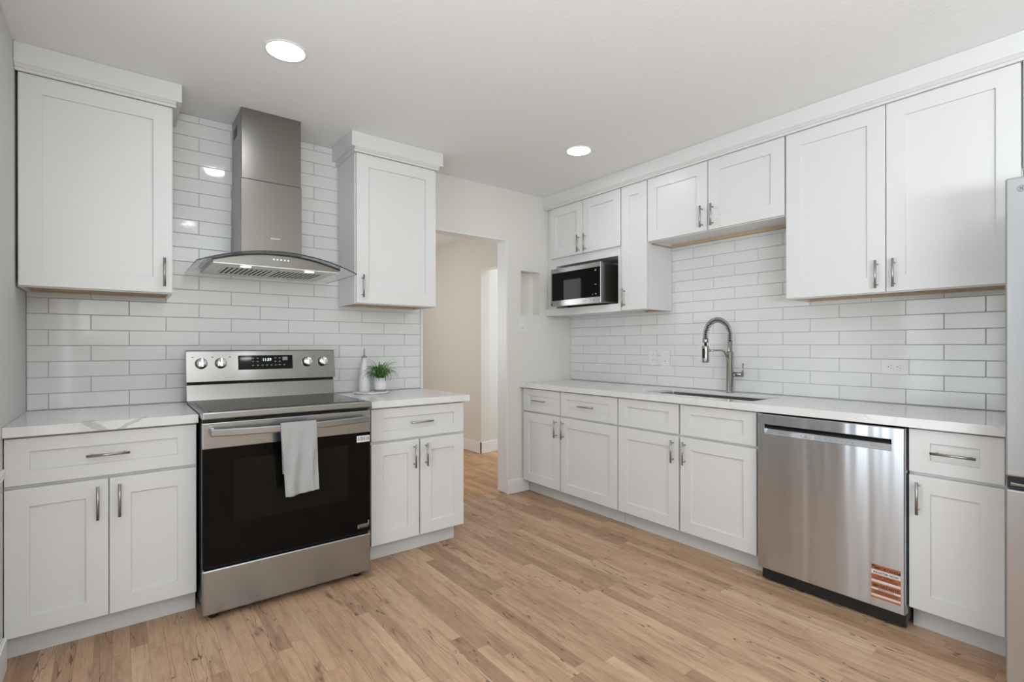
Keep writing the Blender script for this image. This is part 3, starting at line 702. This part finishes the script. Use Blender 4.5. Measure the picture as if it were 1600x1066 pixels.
# door with pocket: built as a frame of slabs round the recess
px0, px1, pz0, pz1 = 1.2835-1.250, 1.2835-.711, .757, .808
mb = MB(); bm = mb.bm
def rg(x0, x1, z0, z1, y): return [bm.verts.new((x0, y, z0)), bm.verts.new((x1, y, z0)), bm.verts.new((x1, y, z1)), bm.verts.new((x0, y, z1))]
rs = [rg(0, dw, .072, .858, .045), rg(0, dw, .072, .858, .003), rg(.003, dw-.003, .075, .855, 0), rg(px0, px1, pz0, pz1, 0), rg(px0+.001, px1-.001, pz0+.001, pz1-.001, .002)]
for A, B in zip(rs, rs[1:]):
    for i in range(4): j = (i+1) % 4; bm.faces.new((A[i], A[j], B[j], B[i]))
bm.faces.new(rs[0][::-1])
# pocket interior: sloping lower face, dark back
I = rs[-1]; Bk = [bm.verts.new((px0+.002, .018, pz0+.028)), bm.verts.new((px1-.002, .018, pz0+.028)), bm.verts.new((px1-.002, .03, pz1-.002)), bm.verts.new((px0+.002, .03, pz1-.002))]
for i in (1, 2, 3): j = (i+1) % 4; bm.faces.new((I[i], I[j], Bk[j], Bk[i]))
bm.faces.new((I[0], I[1], Bk[1], Bk[0])); bm.faces.new(Bk)
do = mb.build('door', 'steel_dw', t)
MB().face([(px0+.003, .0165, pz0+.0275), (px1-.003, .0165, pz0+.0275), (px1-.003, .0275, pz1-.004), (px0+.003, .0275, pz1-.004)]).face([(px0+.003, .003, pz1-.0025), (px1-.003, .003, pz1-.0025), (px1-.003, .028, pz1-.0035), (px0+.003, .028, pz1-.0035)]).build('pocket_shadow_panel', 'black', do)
bxs = []
for x in [.10+.012*k for k in range(3)]+[.20+.022*k for k in range(11)]+[px1-.08+.011*k for k in range(5)]:
    z = .7685; y = .002+.016*(z-pz0)/.028-.0008; bxs.append((x, x+.008, y-.0004, y+.0004, z-.002, z+.002))
pieces('control_icon', 'print', do, bxs)
MB().box(.01, dw-.002, .030, .048, .012, .0715).build('toe_panel', 'black', t)
for x in (.05, dw-.05): MB().lathe([(.015, 0.0003), (.015, .01), (.008, .012), (.008, .031)], x, .12, 12).build('foot', 'black', t)
# sticker
s0, s1, q0, q1 = 1.2835-.784, 1.2835-.679, .110, .255
sk = MB().box(s0, s1, -.0012, .0002, q0, q1).build('warning_sticker', 'sticker_orange', do)
pieces('sticker_band', 'sticker_white', sk, [(s0, s1, -.0015, -.0011, z0, z1) for z0, z1 in ((.214, .233), (.183, .190), (.147, .155), (.122, .127))])
pieces('sticker_band', 'sticker_cream', sk, [(s0, s1, -.0015, -.0011, .178, .1829), (s0, s1, -.0015, -.0011, .117, .1219)])
for pg in ([(s0+.001, .254), (s0+.016, .254), (s0+.001, .240)], [(s1-.001, .236), (s1-.014, .236), (s1-.001, .248)]): MB().prism(pg, -.0016, -.0010, 'y').build('sticker_corner', 'print_dark', sk)
def stx(s, size, z, m='print_dark', x=None): return text(s, size, ((s0+s1)/2 if x is None else x, -.0017, z), (PI/2, 0, 0), m, sk, align='CENTER', bold=True, name='sticker_text')
stx('IMPORTANT', .0155, .2375); stx('REGISTER NOW', .0125, .2185); stx('CALL 1-800-000-0000' if False else 'FAST FREE EASY', .0085, .203); stx('IMPORTANTE', .0155, .1605); stx('REGISTRE AHORA', .0070, .1485)
pieces('sticker_text_line', 'print_dark', sk, [(s0+.008, s1-.01, -.0014, -.0010, z, z+.0018) for z in (.197, .192, .142, .137, .132)])
# ---------------------------------------------------------------- refrigerator
t = thing('refrigerator', (2.42, .336, 0), 'stainless steel refrigerator cut off by the right edge, next to the narrow cabinet', 'refrigerator', None, RZ)
fw_ = .905
MB().box(.002, fw_-.002, .075, .76, .02, 1.765, .003).build('body', 'steel_v', t)
def fdoor(name, x0, x1, z0, z1):
    mb = MB(); mb.box(x0, x1, 0, .072, z0, z1, .006, 3); return mb.build(name, 'steel_v', t)
a = fdoor('upper_door', 0, .450, .758, 1.784); fdoor('upper_door', .455, fw_, .758, 1.784); fdoor('freezer_drawer', 0, fw_, .04, .713)
MB().box(.003, fw_-.003, .028, .07, .7135, .7575).build('handle_channel', 'black', t)
MB().tube([(.012, .020, .729), (fw_-.012, .020, .729)], .007, 10).build('channel_lip', 'chrome', t)
lg = MB().lathe([(.0115, -.0015), (.0115, .001)], .041, 1.742, 28, 'y').build('badge', 'print', a)
MB().lathe([(.0085, -.002), (.0085, -.0012)], .041, 1.742, 24, 'y').build('badge_face', 'nickel', lg)
mb = MB().box(.0385, .0400, -.0026, -.0019, 1.738, 1.747).box(.0425, .0465, -.0026, -.0019, 1.738, 1.7395).box(.0425, .0440, -.0026, -.0019, 1.738, 1.746); mb.build('badge_mark', 'print_dark', lg)
for x in (.06, fw_-.06): MB().lathe([(.02, .0003), (.02, .015), (.012, .018), (.012, .022)], x, .15, 12).build('foot', 'black', t)
# ---------------------------------------------------------------- microwave
MX = 2.800; t = thing('microwave', (MX, 3.084, 1.520), 'stainless steel microwave with a black glass door on the open cabinet shelf', 'microwave', None, RZ)
mw, mh = .542, .311
MB().box(.010, mw-.012, .030, .375, .010, mh-.004, .010, 3).build('housing', 'steel_dark', t)
d_ = MB().box(0, mw, 0, .026, .006, mh, .002).build('door', 'steel', t)
MB().box(.014, mw-.004, -.0015, .001, .052, mh-.036).build('door_glass', 'glassblack', d_)
mb = MB()
for x, z, s_ in ((mw-.050, .252, .007), (mw-.055, .145, .004), (mw-.045, .145, .004), (mw-.046, .075, .006), (mw-.078, .072, .004)): mb.box(x-s_, x+s_, -.0022, -.0014, z-s_*.8, z+s_*.8)
mb.build('touch_icons', 'print', d_)
mb = MB()
for x in (.36, .375, .39, .44, .47): mb.box(x, x+.007, -.0006, .001, .026, .034)
mb.build('button_icons', 'print', d_)
MB().box(.004, .016, -.0008, .001, .020, .032).build('latch_mark', 'black', d_)
for x, y in ((.05, .155), (mw-.05, .155), (.05, .34), (mw-.05, .34)): MB().lathe([(.012, 0.0005), (.012, .011)], x, y, 12).build('foot', 'black', t)
# ---------------------------------------------------------------- tray, bottle, plant
t_ = MB().lathe([(.108, CT+.0003), (.114, CT+.004), (.114, CT+.009), (.111, CT+.012), (0, CT+.012)], 1.2815, 3.128, 48).build('tray', 'marble')
tag(t_, 'round white marble tray holding the bottle and plant on the short countertop', 'tray')
t = thing('oil_bottle', (1.238, 3.137, CT+.0125), 'white ceramic oil bottle with a metal pour spout on the round tray', 'bottle')
MB().lathe([(.032, 0), (.036, .004), (.0365, .06), (.034, .10), (.027, .15), (.019, .185), (.0145, .205), (.013, .217), (0, .217)], 0, 0, 32).build('body', 'porc', t)
MB().lathe([(.0165, .2172), (.0165, .225), (.006, .227), (.005, .24), (.0028, .275), (0, .276)], 0, 0, 20).build('pour_spout', 'nickel', t)
t = thing('potted_plant', (1.327, 3.095, CT+.0125), 'small green grassy plant in a white ceramic pot on the round tray', 'plant')
MB().lathe([(.037, 0), (.038, .002), (.0385, .011)], 0, 0, 32).build('saucer_base', 'grey_ceramic', t)
MB().lathe([(.0375, .0112), (.0405, .016), (.0415, .088), (.0385, .088), (.0375, .080), (0, .079)], 0, 0, 32).build('pot', 'porc', t)
MB().lathe([(.0372, .0792), (.0372, .084), (0, .087)], 0, 0, 20).build('soil', 'soil', t)
def leaves(n, seed, lmin, lmax, name, m, droop=1.0, up=1.0):
    mb = MB(); bm = mb.bm; rnd = random.Random(seed)
    for k in range(n):
        a = rnd.uniform(0, 2*PI); L = rnd.uniform(lmin, lmax); r0 = rnd.uniform(0, .024); el = rnd.uniform(.7, 1.5)*up; wd_ = rnd.uniform(.0028, .0052)
        p = Vector((r0*math.cos(a), r0*math.sin(a), .084)); az = a+rnd.uniform(-.5, .5); seg = 9; prev = None; dr_ = rnd.uniform(1.2, 2.6)*droop
        sd_ = Vector((-math.sin(az), math.cos(az), 0))
        for i in range(seg+1):
            s_ = i/seg; e_ = el-dr_*s_*s_; dirv = Vector((math.cos(az)*math.cos(e_), math.sin(az)*math.cos(e_), math.sin(e_)))
            if i: p = p+dirv*(L/seg)
            lim = 3.255-3.095
            if p.y > lim: p.y = lim
            if p.z < .004: p.z = .004
            q2 = Vector((p.x+.089, p.y-.042)); 
            if q2.length < .046 and p.z < .25: q2 = q2.normalized()*.046; p.x, p.y = q2.x-.089, q2.y+.042
            ww = wd_*(1-.85*s_**2.5)+.0003; nn = dirv.cross(sd_)
            ring = [bm.verts.new(p-sd_*ww), bm.verts.new(p+nn*.0006-Vector((0, 0, .0006))), bm.verts.new(p+sd_*ww), bm.verts.new(p+nn*.0006+Vector((0, 0, .0004)))]
            if prev:
                for q in range(4): f = bm.faces.new((prev[q], prev[(q+1) % 4], ring[(q+1) % 4], ring[q])); f.smooth = True
            prev = ring
    return mb.build(name, m, t)
leaves(130, 5, .08, .165, 'foliage', 'leaf')
leaves(14, 11, .11, .16, 'trailing_leaves', 'leaf_grey', 1.7, .9)
# ---------------------------------------------------------------- recessed ceiling lights
def downlight(x, y, z, label):
    t = thing('recessed_light', (x, y, z), label, 'ceiling light', 'recessed ceiling lights')
    MB().lathe([(.088, -.0003), (.086, -.004), (.076, -.005), (.074, -.002), (.074, -.0003)], 0, 0, 40).build('trim_ring', 'trim', t)
    MB().lathe([(0, -.0024), (.0735, -.0024), (.0735, -.0006), (0, -.0006)], 0, 0, 40).build('diffuser', 'lamp', t)
downlight(.565, 2.31, H, 'round recessed ceiling light in front of the range hood')
downlight(2.36, 2.33, H, 'round recessed ceiling light nearest the doorway and sink')
downlight(.565, .35, H, 'round recessed ceiling light near the camera, on the range side')
downlight(1.4, -1.4, H, 'added unseen recessed ceiling light brightening the rear of the kitchen')  # extra lamp behind the camera, put in for rear light
downlight(2.1, 5.6, 2.452, 'added unseen recessed ceiling light filling the hall beyond the doorway')  # lamp added out of view so the hall is lit
downlight(3.9, 4.2, 2.452, 'added unseen recessed ceiling light filling the nook off the hall')  # invented hidden lamp, lights the nook walls
